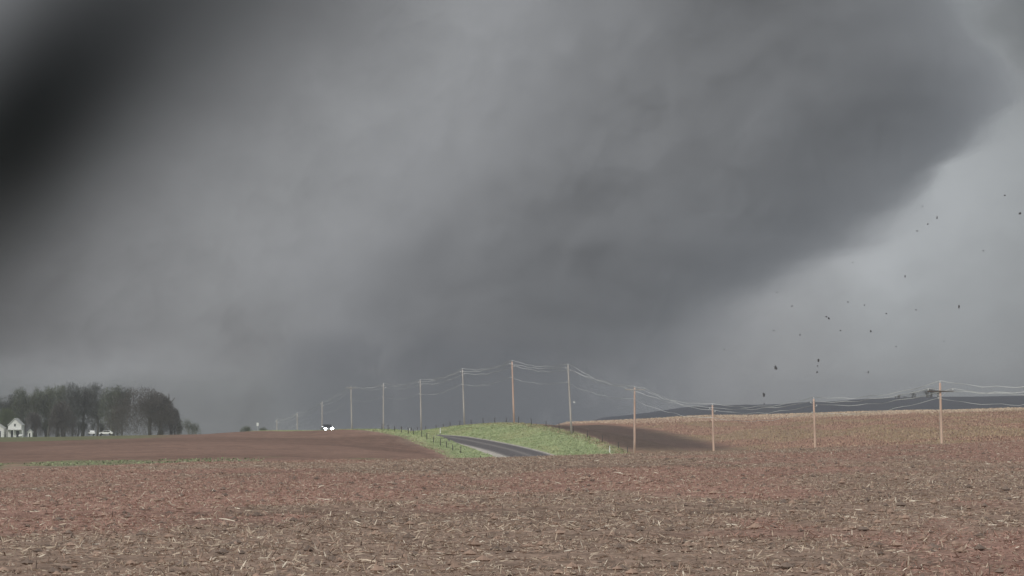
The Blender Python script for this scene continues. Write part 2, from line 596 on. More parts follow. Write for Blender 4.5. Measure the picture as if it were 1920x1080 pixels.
t.put(b.inputs['Base Color'], t.mix(lightc, cA, (0.30, 0.275, 0.26)))
b.inputs['Roughness'].default_value = 0.85
b.inputs['Specular IOR Level'].default_value = 0.25


def strip(name, cs, offs, y0, y1, step, material, base=road_z):
    ys_ = np.arange(y0, y1, step)
    cs = np.array(cs); offs = np.array(offs)
    Yg, Cg = np.meshgrid(ys_, cs, indexing='ij')
    Xg = Cg - Yg * TA
    Zg = base(Yg.ravel()).reshape(Yg.shape) + offs[None, :]
    V = np.stack([Xg, Yg, Zg], -1).reshape(-1, 3)
    nx, ny = len(cs), len(ys_)
    a = (np.arange(ny - 1)[:, None] * nx + np.arange(nx - 1)[None, :]).ravel()
    Q = np.stack([a, a + 1, a + nx + 1, a + nx], -1)
    me = np_mesh(name, V, Q, material, smooth=True)
    uvl = me.uv_layers.new(name='UVMap')
    U = ((Cg - cs[0]) / (cs[-1] - cs[0])).ravel()
    Vv = (Yg / 10).ravel()
    idx = Q.ravel()
    uvl.data.foreach_set('uv', np.stack([U[idx], Vv[idx]], -1).astype(np.float32).ravel())
    return tag(link(name, me), kind='structure')


strip('road', [C0, C0 + 1.2, 115, C1 - 1.2, C1], [-0.03, 0.03, 0.09, 0.03, -0.03], 470, 1000, 2.0, M_ASPH)
M_GRAV = mat('gravel_shoulder', (0.50, 0.465, 0.42), 1.0, 0.3, 1.4, 0.1)
strip('gravel_shoulder', [C0 - 2.9, C0 - 1.9, C0 - 0.02], [-0.30, 0.04, -0.025], 470, 1000, 2.0, M_GRAV)
strip('gravel_shoulder', [C1 + 0.02, C1 + 0.45, C1 + 1.1], [-0.025, 0.02, -0.30], 470, 1000, 2.0, M_GRAV)


# ------------------------------------------------------------------ litter, stubble, grass (nobody could count these)
def visible_pts(n, y0, y1, pw=1.0, margin=1.22):
    """points over the wedge of ground the lens can see, a bit wider"""
    u = rng.random(n)
    Y = (y0 ** pw + u * (y1 ** pw - y0 ** pw)) ** (1 / pw)
    X = (rng.random(n) * 2 - 1) * Y * 960 / F * margin
    return X, Y


def blades(X, Y, Z, L, W, az_, tilt, bend=0.0):
    """quads: strips of length L and width W starting at the point, tilt above level"""
    n = len(X)
    ct, st = np.cos(tilt), np.sin(tilt)
    d = np.stack([np.cos(az_) * ct, np.sin(az_) * ct, st], -1)
    s = np.stack([-np.sin(az_), np.cos(az_), np.zeros(n)], -1)
    roll = rng.uniform(-1.2, 1.2, n)[:, None]
    up = np.cross(d, s)
    s = s * np.cos(roll) + up * np.sin(roll)
    p = np.stack([X, Y, Z], -1)
    w = (W / 2)[:, None]
    mid = p + d * (L * 0.55)[:, None]
    end = p + d * L[:, None] - np.array([0, 0, 1.0]) * (bend * L)[:, None] if not np.isscalar(bend) or bend else p + d * L[:, None]
    V = np.stack([p - s * w * 0.7, p + s * w * 0.7, mid + s * w, mid - s * w, end + s * w * 0.35, end - s * w * 0.35], 1)
    i = np.arange(n)[:, None] * 6
    Q = np.concatenate([i + np.array([[0, 1, 2, 3]]), i + np.array([[3, 2, 4, 5]])], 1).reshape(-1, 4)
    return V.reshape(-1, 3), Q


M_LIT = [mat('residue_tan', (0.52, 0.43, 0.335), 0.95, 0.2, 2.0, 0.1),
         mat('residue_brown', (0.345, 0.245, 0.192), 0.95, 0.25, 2.0, 0.1),
         mat('residue_dark', (0.20, 0.155, 0.130), 1.0, 0.25, 2.0, 0.1),
         mat('residue_pale', (0.74, 0.66, 0.54), 0.9, 0.12, 2.0, 0.15),
         mat('residue_red', (0.40, 0.250, 0.205), 1.0, 0.2, 2.0, 0.1)]

n = 640000
X, Y = visible_pts(n, 30, 205, 1.35)
kp = rng.random(n) > 0.75 * np.clip(track(X, Y), 0, 1)
X, Y = X[kp], Y[kp]
n = len(X)
Z = near_z(X, Y)
big = rng.random(n) ** 6
L = 0.018 + 0.034 * rng.random(n) + 0.11 * big
W = 0.005 + 0.007 * rng.random(n) + 0.008 * big
flat = rng.random(n) < 0.62
tilt = np.where(flat, rng.normal(0.08, 0.16, n), rng.uniform(0.3, 1.35, n))
L = np.where(flat, L, L * 0.75)
az_ = np.where(rng.random(n) < 0.45, rng.choice([0, np.pi], n) + rng.normal(0, 0.35, n), rng.uniform(0, 2 * np.pi, n))
V, Q = blades(X, Y, Z + 0.012 + 0.012 * rng.random(n), L, W, az_, tilt)
kr = fbm(X / 6, Y / 22, 4, 3)
r_ = rng.random(n)
mi = np.select([r_ < 0.33, r_ < 0.60, r_ < 0.80, r_ < 0.85], [0, 1, 2, 3], 1)
mi = np.where((kr > 0.49) & (rng.random(n) < 0.5), 4, mi)
litter = link('crop_residue', np_mesh('crop_residue', V, Q, M_LIT, np.repeat(mi, 2)))
tag(litter, 'tan and brown shredded corn residue scattered thickly over the near field', 'crop residue', kind='stuff')

# longer pale stalks and husks
n = 1100
X, Y = visible_pts(n, 32, 190, 1.5)
Z = near_z(X, Y)
V, Q = blades(X, Y, Z + 0.04, 0.09 + 0.22 * rng.random(n) ** 2.5, 0.011 + 0.014 * rng.random(n),
              rng.choice([0, np.pi], n) + rng.normal(0, 0.5, n), rng.normal(0.04, 0.15, n), np.full(n, 0.05))
mi = rng.choice([0, 3], n, p=[0.55, 0.45])
tag(link('corn_stalks', np_mesh('corn_stalks', V, Q, M_LIT, np.repeat(mi, 2))),
    'long pale broken corn stalks and husks lying among the near litter', 'corn stalks', kind='stuff')

# clods of dark earth lying loose
n = 9000
X, Y = visible_pts(n, 30, 190, 1.4)
Z = near_z(X, Y)
r = 0.02 + 0.05 * rng.random(n) ** 2.5
oct_ = np.array([[1, 0, 0], [0, 1, 0], [-1, 0, 0], [0, -1, 0], [0, 0, .8], [0, 0, -.6]])
V = oct_[None] * (0.7 + 0.6 * rng.random((n, 6, 1))) * r[:, None, None] * np.array([1.3, 1, 1]) + np.stack([X, Y, Z + r * 0.3], -1)[:, None]
fc = np.array([[0, 1, 4], [1, 2, 4], [2, 3, 4], [3, 0, 4], [1, 0, 5], [2, 1, 5], [3, 2, 5], [0, 3, 5]])
Q = (np.arange(n)[:, None, None] * 6 + fc[None]).reshape(-1, 3)
tag(link('clods', np_mesh('clods', V.reshape(-1, 3), Q, [M_LIT[2], M_LIT[1]], np.repeat(rng.integers(0, 2, n), 8))),
    'small dark clods of earth lying loose on the near field', 'clods', kind='stuff')

# stubble standing on the far hillside
M_ST = [mat('stubble_tan', (0.52, 0.385, 0.28), 1.0, 0.2, 0.3, 0.05), mat('stubble_red', (0.37, 0.235, 0.18), 1.0, 0.2, 0.3, 0.05),
        mat('stubble_olive', (0.41, 0.315, 0.205), 1.0, 0.2, 0.3, 0.05), mat('stubble_dark', (0.21, 0.145, 0.115), 1.0, 0.2, 0.3, 0.05), mat('stubble_pale', (0.68, 0.56, 0.43), 1.0, 0.12, 0.3, 0.05)]
n = 70000
Y = rng.uniform(430, 1040, n)
px = rng.uniform(1060, 2150, n)
X = (px - 960) / F * Y
c = X + Y * TA
Zg = ground(X, Y)
py = HOR - Zg / Y * F
hollow = (py > 794 + np.clip(px - 1150, 0, 400) * 0.105) & (px < 1190 + (py - 795) * 4.4) & (px < 1400)
ok = (c > 133) & (~hollow)
X, Y, Zg, px = X[ok], Y[ok], Zg[ok], px[ok]
n = len(X)
V, Q = blades(X, Y, Zg - 0.02, rng.uniform(0.12, 0.34, n), rng.uniform(0.08, 0.26, n), rng.uniform(0, 6.28, n), rng.uniform(0.9, 1.5, n))
kz = fbm(X / 14, Y / 50, 4, 41)
mi = rng.choice([0, 1, 3], n, p=[.38, .42, .20])
mi = np.where((kz > 0.52) & (rng.random(n) < 0.6), 2, mi)
mi = np.where((Y > 925) & (rng.random(n) < 0.75), 4, mi)
tag(link('hillside_stubble', np_mesh('hillside_stubble', V, Q, M_ST, np.repeat(mi, 2))),
    'reddish tan crop stubble standing all over the hillside to the right', 'crop stubble', kind='stuff')

# grass on the verges and along the field edge
M_GR = [mat('grass_green', (0.375, 0.430, 0.235), 0.9, 0.25, 0.2, 0.15), mat('grass_yellow', (0.430, 0.450, 0.255), 0.9, 0.2, 0.2, 0.15),
        mat('grass_deep', (0.330, 0.400, 0.220), 0.9, 0.25, 0.2, 0.15), mat('grass_dry', (0.38, 0.33, 0.21), 0.95, 0.2, 0.2, 0.1), mat('grass_dull', (0.21, 0.235, 0.140), 0.95, 0.25, 0.2, 0.1)]
n = 60000
Y = rng.uniform(545, 930, n)
c = np.where(rng.random(n) < 0.28, rng.uniform(101.5, 109.4, n), rng.uniform(120.0, 132.3, n))
X = c - Y * TA
n2 = 7000
Y2 = rng.uniform(385, 425, n2)
X2 = (rng.uniform(-120, 1160, n2) - 960) / F * Y2
keep = fbm(X2 / 8, Y2 / 30, 3, 8) > 0.48
X, Y = np.concatenate([X, X2[keep]]), np.concatenate([Y, Y2[keep]])
n = len(X)
Zg = ground(X, Y)
c = X + Y * TA
Lg = rng.uniform(0.06, 0.22, n) * np.where((c > 129.5) & (c < 132.5), 1.6, 1)
V, Q = blades(X, Y, Zg - 0.02, Lg, rng.uniform(0.10, 0.3, n), rng.uniform(0, 6.28, n), rng.uniform(0.6, 1.5, n), np.full(n, 0.15))
kz = fbm(X / 5, Y / 16, 4, 51)
mi = np.where(kz > 0.52, rng.choice([0, 1, 3], n, p=[.38, .57, .05]), rng.choice([0, 1, 2], n, p=[.5, .15, .35]))
mi = np.where((c > 129.5) & (c < 133) & (rng.random(n) < 0.5), 3, mi)
mi = np.where(Y < 500, np.where(rng.random(n) < .75, 4, 2), mi)
tag(link('grass', np_mesh('grass', V, Q, M_GR, np.repeat(mi, 2))),
    'green and yellowish grass covering the banks on both sides of the road', 'grass', kind='stuff')

# ------------------------------------------------------------------ utility poles
M_GREY = mat('weathered_wood', (0.46, 0.435, 0.41), 0.85, 0.18, 1.2, 0.2, stretch=(6, 6, 0.6))
M_BROWN = mat('brown_wood', (0.60, 0.43, 0.35), 0.85, 0.2, 1.2, 0.2, stretch=(6, 6, 0.6))
M_DWOOD = mat('dark_wood', (0.11, 0.09, 0.08), 0.9, 0.25, 2.0, 0.2, stretch=(1, 6, 6))
M_CER = mat('grey_porcelain', (0.62, 0.64, 0.66), 0.35, 0.08, 2.0, 0.5)
M_STEEL = mat('galvanised_steel', (0.55, 0.56, 0.57), 0.5, 0.15, 3.0, 0.5, metal=0.4)
# photo column of the foot, of the top, row of the top, wood, crossarm
POLES = [(2047, 2041, 712, 'b', 1), (1768, 1763, 718, 'b', 1), (1531, 1526, 748, 'b', 0), (1340, 1336, 760, 'b', 0), (1190, 1190, 727, 'b', 1),
         (1072, 1065, 685, 'g', 0), (964, 960, 678, 'b', 0), (871, 867, 693, 'g', 0), (790, 788, 713, 'g', 0), (719, 719, 720, 'g', 0),
         (660, 658, 725, 'g', 1), (604, 604, 754, 'g', 0), (558, 557, 775, 'g', 0), (520, 519, 787, 'g', 0)]
PL = {0: 'brown utility pole with crossarm standing just off the right edge of the photo',
      1: 'rightmost utility pole in view, brown, with a dark crossarm against the pale sky',
      2: 'brown utility pole without crossarm, second pole from the right over the hillside',
      3: 'short-looking brown utility pole in the dip right of the dark hollow',
      4: 'reddish utility pole with a small crossarm in front of the dark hollow',
      5: 'pale grey utility pole leaning left on the right end of the grassy bank',
      6: 'tallest-looking reddish utility pole, at the top of the grassy bank',
      7: 'pale grey utility pole at the left end of the grassy bank',
      8: 'thin grey utility pole beyond the bend where the road disappears',
      9: 'pale utility pole above the thin grass ridge, second left of the road crest',
      10: 'dim utility pole with short crossarm next to a dark bush',
      11: 'hazy utility pole rising just behind the car with lit headlights',
      12: 'faint far utility pole left of the car with lit headlights',
      13: 'farthest and faintest utility pole, the leftmost of the line'}
anchors = []   # per pole, the four wire points
ldir = Vector((-TA, 1, 0)).normalized()
lperp = Vector((ldir.y, -ldir.x, 0))
for i, (fx, tx, ty, kind, arm) in enumerate(POLES):
    u = fx + 400
    Yp = F * 131.0 / u
    X0 = (fx - 960) / F * Yp
    z0 = gz(X0, Yp) - 0.3
    ztop = (HOR - ty) / F * Yp
    Ht = ztop - z0
    dx = (tx - fx) / F * Yp
    root = empty('utility_pole', (X0, Yp, z0))
    tag(root, PL[i], 'utility pole', 'utility poles along the road')
    lean = dx / Ht * Ht / ((ty and 1) * 1.0) if Ht else 0
    P = lambda k: Vector((dx * k, 0.02 * Ht * k, Ht * k))
    m_ = M_GREY if kind == 'g' else M_BROWN
    MB().tube([P(0), P(0.3), P(0.6), P(0.85), P(1.0)], [0.175, 0.165, 0.15, 0.13, 0.115], 12).build('shaft', m_, root, True)
    top = P(1.0)
    pts = []
    R = Matrix.Rotation(math.atan2(lperp.y, lperp.x), 3, 'Z')
    def insul(p, h=0.24):
        mb = MB()
        mb.tube([p, p + Vector((0, 0, .05)), p + Vector((0, 0, .07)), p + Vector((0, 0, .13)), p + Vector((0, 0, .15)), p + Vector((0, 0, h))],
                [.035, .04, .08, .08, .045, .05], 8)
        mb.build('insulator', M_CER, root, True)
        return p + Vector((0, 0, h + 0.02))
    if arm:
        ac = top - Vector((0, 0, 0.95 if i < 3 else 0.3)) - ldir * 0.2
        wdt = 3.1 if i < 5 else 2.2
        MB().box(ac, (wdt, 0.12, 0.14), R, 0.01).build('crossarm', M_DWOOD if i < 3 else M_GREY, root)
        for s in (-1, 1):
            mb = MB()
            mb.tube([ac + lperp * s * 0.75 - Vector((0, 0, .05)), top - Vector((0, 0, 1.6 if i < 3 else 1.0)) - ldir * 0.17], [0.025, 0.025], 6)
            mb.build('brace', M_STEEL, root)
        pts.append(insul(top))
        pts.append(insul(ac + lperp * (-wdt / 2 + 0.1) + Vector((0, 0, .07))))
        pts.append(insul(ac + lperp * (wdt / 2 - 0.1) + Vector((0, 0, .07))))
    else:
        pts.append(insul(top))
        for s, dz in ((-1, 0.55), (1, 0.95)):
            q = top - Vector((0, 0, dz)) + lperp * s * 0.16
            mb = MB()
            mb.tube([q - lperp * s * .1, q + lperp * s * 0.22 + Vector((0, 0, .02))], [0.03, 0.03], 6)
            mb.build('bracket', M_STEEL, root)
            pts.append(insul(q + lperp * s * 0.22))
    nq = P(1.0) - Vector((0, 0, 1.7 if i <= 4 else 2.8)) - lperp * 0.2
    MB().box(nq, (0.12, 0.12, 0.16), R).build('spool', M_CER, root)
    pts.append(nq + Vector((0, 0, 0.0)))
    if i in (1, 4, 10):
        # ground wire moulding up the side
        MB().tube([P(0.02) - lperp * .2, P(0.5) - lperp * .18, P(0.93) - lperp * .15], [.012] * 3, 5).build('ground_wire', M_STEEL, root)
    anchors.append([root.location + p for p in pts])

M_WIRE = mat('bright_conductor', (0.60, 0.615, 0.63), 0.4, 0.6, 0.09, 0.6, metal=0.0, detail=1)  # broken glints painted as light and dull stretches of the colour
WL = ['uppermost wire of the line, strung from pole top to pole top', 'upper left-hand wire strung along the utility poles',
      'upper right-hand wire strung along the utility poles', 'lowest wire of the line, carried well below the pole tops']
sagf = [0.85, 0.6, 0.75, 0.8]
for k in range(4):
    pts = []
    for i in range(len(anchors) - 1):
        A, B = anchors[i][k], anchors[i + 1][k]
        for s in range(16):
            u = s / 16
            p = A.lerp(B, u)
            sag = sagf[k] * 4 * u * (1 - u) * (1.0 if i != 5 else 0.9)
            p = p + Vector((0, 0, -sag + 0.10 * math.sin(u * 25 + k * 2 + i) * math.sin(math.pi * u))) + lperp * (0.35 * math.sin(math.pi * u) * math.sin(u * 9 + k))
            pts.append(p)
    pts.append(anchors[-1][k])
    w = MB().tube(pts, [(0.027 if k < 3 else 0.020) * (1.0 if q < 16 * 8 else 0.6) for q in range(len(pts))], 5).build('power_line', M_WIRE, None, True)
    tag(w, WL[k], 'power line', 'wires of the power line')

# ------------------------------------------------------------------ fences
M_POST = mat('dark_post', (0.085, 0.082, 0.078), 0.9, 0.3, 4.0, 0.2)
M_BARB = mat('fence_wire', (0.10, 0.10, 0.10), 0.7, 0.2, 3.0, 0.3)


def fence(cl, Ys, label, hgt=1.15, rad=0.068):
    Y0 = Ys[0]
    root = empty('fence', (cl - Y0 * TA, Y0, gz(cl - Y0 * TA, Y0)))
    tag(root, label, 'fence')
    tops = []
    protos = []
    for v in range(3):
        mb = MB()
        lx = random.uniform(-.08, .08)
        mb.tube([(0, 0, -0.3), (lx * .5, 0, hgt * 0.5), (lx, 0, hgt * (0.95 + 0.07 * v)), (lx, 0, hgt * (0.97 + 0.07 * v))], [rad, rad * .95, rad * .9, rad * .6], 7)
        o = mb.build('post', M_POST, root, True)
        protos.append(o)
    for j, y in enumerate(Ys):
        x = cl - y * TA + random.uniform(-.1, .1)
        z = gz(x, y)
        o = protos[j] if j < 3 else bpy.data.objects.new('post', protos[j % 3].data)
        if j >= 3:
            COL.objects.link(o)
            o.parent = root
        o.location = Vector((x, y, z)) - root.location
        o.rotation_euler = (random.uniform(-.05, .05), random.uniform(-.05, .05), random.uniform(0, 6))
        tops.append(Vector((x, y, z)) - root.location)
    for hh in (0.35, 0.65, 0.98):
        pts = []
        for a, b_2 in zip(tops, tops[1:]):
            pts += [a + Vector((0, 0, hh)), a.lerp(b_2, .5) + Vector((0, 0, hh - .04))]
        pts.append(tops[-1] + Vector((0, 0, hh)))
        MB().tube(pts, [0.008] * len(pts), 4).build('wire', M_BARB, root)
    return root


fence(131.6, [F * 131.6 / (x + 400) for x in (1178, 1160, 1130, 1102, 1076, 1049, 1023, 997, 973, 949, 927, 905, 884, 862, 844, 831, 817, 798, 783, 772, 752, 740, 729, 716, 706, 697)],
      'dark fence posts and wire along the top of the grassy bank right of the road', 1.15)
fence(105.0, [F * 105.0 / (x + 400) for x in (940, 900, 863, 850, 838, 827, 814, 801, 790, 776, 765, 753, 740, 728, 716)],
      'dark fence posts and wire along the left verge between road and tilled field', 1.0)

# ------------------------------------------------------------------ white marker posts and signs
M_WHITE = mat('white_paint', (0.80, 0.81, 0.80), 0.6, 0.06, 3.0, 0.3)
def marker(px, cl, label, h=1.1, w=0.16):
    Yp = F * cl / (px + 400)
    x = cl - Yp * TA
    r_o = empty('marker_post', (x, Yp, gz(x, Yp)))
    tag(r_o, label, 'marker post', 'white marker posts along the road')
    MB().box((0, 0, h / 2 - .1), (w, 0.05, h + .2), None, 0.012).build('blade', M_WHITE, r_o)
    MB().box((0, -0.032, h - .2), (w * .8, 0.012, 0.14)).build('reflector', M_STEEL, r_o)
marker(1143, 129.0, 'white marker post at the foot of the bank near its right end')
marker(825.5, 121.5, 'white marker post beside the road where it goes over the crest')
marker(768, 121.5, 'small white marker post left of the road crest, among fence posts')
marker(715, 121.5, 'small white marker post on the thin grass ridge beside a pale utility pole', 0.9)

X0, Y0, Z0 = at(483, 1080)
sg = empty('road_sign', (X0, Y0, Z0))
tag(sg, 'small white sign on a post left of the far poles', 'sign')
zt = (HOR - 794) / F * 1080 - Z0
MB().tube([(0, 0, -.2), (0, 0, zt + .1)], [0.05, 0.05], 6).build('post', M_STEEL, sg)
MB().box((0, -0.07, zt - .25), (0.62, 0.03, 0.95), None, 0.01).build('panel', M_WHITE, sg)

# ------------------------------------------------------------------ oncoming car with its headlights on
M_CAR = mat('dark_grey_paint', (0.13, 0.135, 0.145), 0.3, 0.08, 1.0, 0.5)
M_GLASS = mat('dark_glass', (0.02, 0.022, 0.026), 0.08, 0.05, 1.0, 0.8)
M_RUB = mat('rubber', (0.025, 0.025, 0.025), 0.9, 0.2, 5.0, 0.2)
M_CHR = mat('chrome', (0.72, 0.73, 0.75), 0.2, 0.05, 3.0, 0.7, metal=0.7)
M_LAMP = bpy.data.materials.new('lit_headlamp')
M_LAMP.use_nodes = True
bb = M_LAMP.node_tree.nodes['Principled BSDF']
bb.inputs['Base Color'].default_value = (0.9, 0.92, 1, 1)
bb.inputs['Emission Color'].default_value = (0.93, 0.96, 1.0, 1)
bb.inputs['Emission Strength'].default_value = 60.0
Yc = F * 114.0 / (613 + 400)
Xc = 114.0 - Yc * TA
car = empty('oncoming_car', (Xc, Yc, float(road_z(np.array([Yc]))[0]) + 0.09), math.atan2(ldir.y, ldir.x) + math.pi / 2)
tag(car, 'oncoming dark pickup truck with both headlights lit on the far road', 'pickup truck')
# local: front faces -ldir, i.e. local +Y after the turn; x to the side
# body profile (y forward, z up)
prof = [(2.75, 0.45), (2.82, 0.75), (2.75, 1.08), (1.35, 1.22), (1.30, 1.24), (-2.6, 1.22), (-2.7, 0.5)]
MB().prism(prof, 'x', -0.98, 0.98).build('body', M_CAR, car)
MB().prism([(1.30, 1.22), (0.45, 1.86), (-0.85, 1.88), (-1.15, 1.22)], 'x', -0.84, 0.84).build('cab', M_CAR, car)
MB().prism([(1.27, 1.30), (0.53, 1.83), (0.56, 1.86), (1.32, 1.31)], 'x', -0.76, 0.76).build('windscreen', M_GLASS, car)
for s in (-1, 1):
    MB().prism([(0.95, 1.3), (0.42, 1.76), (-0.75, 1.78), (-0.95, 1.3)], 'x', s * 0.842, s * 0.856).build('side_window', M_GLASS, car)
    MB().box((s * 1.09, 0.95, 1.36), (0.22, 0.12, 0.24), None, 0.03).build('mirror', M_CHR, car)
    mb = MB()
    mb.tube([(s * 0.70, 2.775, 0.96), (s * 0.70, 2.83, 0.96), (s * 0.70, 2.85, 0.96)], [0.24, 0.235, 0.15], 14)
    mb.build('headlight', M_LAMP, car, True)
    for yy in (1.75, -1.65):
        w_o = MB().tube([(s * 0.72, yy, 0.38), (s * 0.98, yy, 0.38)], [0.40, 0.40], 18).build('wheel', M_RUB, car)
        MB().tube([(s * 0.985, yy, 0.38), (s * 1.0, yy, 0.38)], [0.22, 0.20], 12).build('rim', M_CHR, w_o)
MB().box((0, 2.80, 0.92), (0.86, 0.06, 0.26), None, 0.02).build('grille', M_CHR, car)
MB().box((0, 2.88, 0.55), (1.96, 0.16, 0.24), None, 0.04).build('bumper', M_CHR, car)
MB().box((0, 2.965, 0.55), (0.34, 0.012, 0.15)).build('number_plate', M_WHITE, car)

# ------------------------------------------------------------------ farm at the far left: house, sheds, cars
M_ROOF = mat('pale_shingle', (0.55, 0.56, 0.54), 0.8, 0.12, 1.5, 0.2)
M_SID = mat('white_siding', (0.80, 0.81, 0.78), 0.7, 0.05, 1.0, 0.2, stretch=(0.3, 0.3, 6))
M_DARKO = mat('dark_pane', (0.05, 0.055, 0.06), 0.2, 0.1, 1.0, 0.5)
YF = 1290.0
K = YF / F


def house(px0, px1, ybase, yeave, ypeak, depth, name, label, cat, extras):
    x0, x1 = (px0 - 960) * K, (px1 - 960) * K
    zb, ze, zp = (HOR - ybase) * K, (HOR - yeave) * K, (HOR - ypeak) * K
    xm, hw = (x0 + x1) / 2, (x1 - x0) / 2
    zg = min(zb, gz(xm, YF)) - 0.2
    r_o = empty(name, (xm, YF, zg))
    tag(r_o, label, cat)
    he, hp = ze - zg, zp - zg
    MB().prism([(-hw, 0), (hw, 0), (hw, he), (0, hp), (-hw, he)], 'y', 0, depth).build('wall', M_SID, r_o)
    sl = math.hypot(hw, hp - he)
    for s in (-1, 1):
        ov = 0.25
        nx_, nz_ = (hp - he) / sl, hw / sl
        e = (s * (hw + ov * hw / sl), he - ov * (hp - he) / sl)
        MB().prism([(s * 0.0, hp + 0.01), e, (e[0] + s * nx_ * .14, e[1] + nz_ * .14), (0, hp + 0.01 + .14 / nz_)], 'y', -0.35, depth + .35).build('roof', M_ROOF, r_o)
    for k_, (ax, w_, z0_, h_) in enumerate(extras):
        nme = 'door' if z0_ < 0.4 else 'window'
        f = MB().box((ax, -0.02, z0_ + h_ / 2), (w_ + .16, 0.08, h_ + .16)).build(nme, M_SID, r_o)
        MB().box((ax, -0.075, z0_ + h_ / 2), (w_, 0.03, h_)).build('pane', M_DARKO, f)
    return r_o, hw, he


h_, hw, he = house(15, 40, 820, 797, 785, 8.0, 'farmhouse', 'white gabled farmhouse in front of the bare trees at the left', 'house',
                   [(-0.9, 0.75, 0.25, 2.3), (1.1, 1.1, 0.25, 2.2), (0.1, 0.55, 4.0, 0.9)])
MB().prism([(-hw - .3, 2.75), (hw + .9, 2.75), (hw + .9, 2.87), (-hw - .3, 2.9)], 'y', -1.9, -0.12).build('porch_roof', M_ROOF, h_)
for xx in (-hw - .1, -0.1, hw + .7):
    MB().box((xx, -1.75, 1.37), (0.22, 0.18, 2.75)).build('porch_post', M_SID, h_)
house(-14, 7, 820, 803, 796, 6.0, 'outbuilding', 'white outbuilding cut off by the left edge of the photo', 'outbuilding', [(0.3, 1.2, 0.25, 2.1)])
house(52, 60, 821, 810, 806, 2.5, 'garden_shed', 'tiny white shed standing just right of the white farmhouse', 'shed', [(-0.1, 0.5, 0.2, 1.6)])
x_, y_, z_ = (43 - 960) * K, YF - 6, (HOR - 819.5) * K
tk = empty('propane_tank', (x_, y_, gz(x_, y_)))
tag(tk, 'small white rounded tank between the farmhouse and the tiny shed', 'tank')
zt = max(0.5, z_ - gz(x_, y_) + .4)
MB().tube([(-.75, 0, zt), (-.65, 0, zt), (-.5, 0, zt), (.5, 0, zt), (.65, 0, zt), (.75, 0, zt)], [.1, .3, .42, .42, .3, .1], 12).build('vessel', M_WHITE, tk, True)
for s in (-.4, .4):
    MB().box((s, 0, zt / 2 - .2), (.12, .5, zt - .2)).build('leg', M_STEEL, tk)


def parked(px, label, rz, scale_=1.0, van=False):
    Yv = 1240.0
    x = (px - 960) / F * Yv
    z = gz(x, Yv)
    zt_ = (HOR - 807) / F * Yv
    r_o = empty('parked_car', (x, Yv, max(z, zt_ - 1.5)), rz)
    tag(r_o, label, 'car')
    bp = [(2.2, .35), (2.25, .75), (1.2, .95), (-2.0, .98), (-2.2, .8), (-2.2, .35)]
    MB().prism(bp, 'x', -.88, .88).build('body', M_WHITE, r_o)
    cp = [(1.2, .95), (.5, 1.45), (-1.2, 1.48), (-1.9, .98)]
    MB().prism(cp, 'x', -.74, .74).build('cabin', M_WHITE, r_o)
    for s in (-1, 1):
        MB().prism([(1.0, .98), (.45, 1.38), (-1.1, 1.4), (-1.6, 1.0)], 'x', s * .742, s * .752).build('side_window', M_GLASS, r_o)
        for yy in (1.4, -1.35):
            MB().tube([(s * .66, yy, .33), (s * .9, yy, .33)], [.33, .33], 12).build('wheel', M_RUB, r_o)
    MB().prism([(1.2, .99), (.54, 1.43), (.57, 1.46), (1.25, 1.01)], 'x', -.66, .66).build('windscreen', M_GLASS, r_o)
    return r_o
parked(172, 'white car parked end-on beneath the bare trees, left one of two', math.radians(12))
parked(199, 'white car parked side-on beside the big round dark tree', math.radians(86))

# ------------------------------------------------------------------ trees
M_BARK = mat('grey_bark', (0.115, 0.108, 0.095), 1.0, 0.25, 1.5, 0.1, stretch=(3, 3, .6))
M_BARKP = mat('pale_bark', (0.27, 0.265, 0.24), 1.0, 0.25, 1.5, 0.1, stretch=(3, 3, .6))
M_TW = {'grey': mat('grey_twigs', (0.120, 0.128, 0.120), 1.0, 0.3, 0.35, 0.05),
        'olive': mat('olive_buds', (0.135, 0.152, 0.110), 1.0, 0.3, 0.35, 0.05),
        'brown': mat('brown_twigs', (0.108, 0.097, 0.088), 1.0, 0.3, 0.35, 0.05),
        'green': mat('young_leaves', (0.125, 0.155, 0.080), 1.0, 0.3, 0.35, 0.05)}


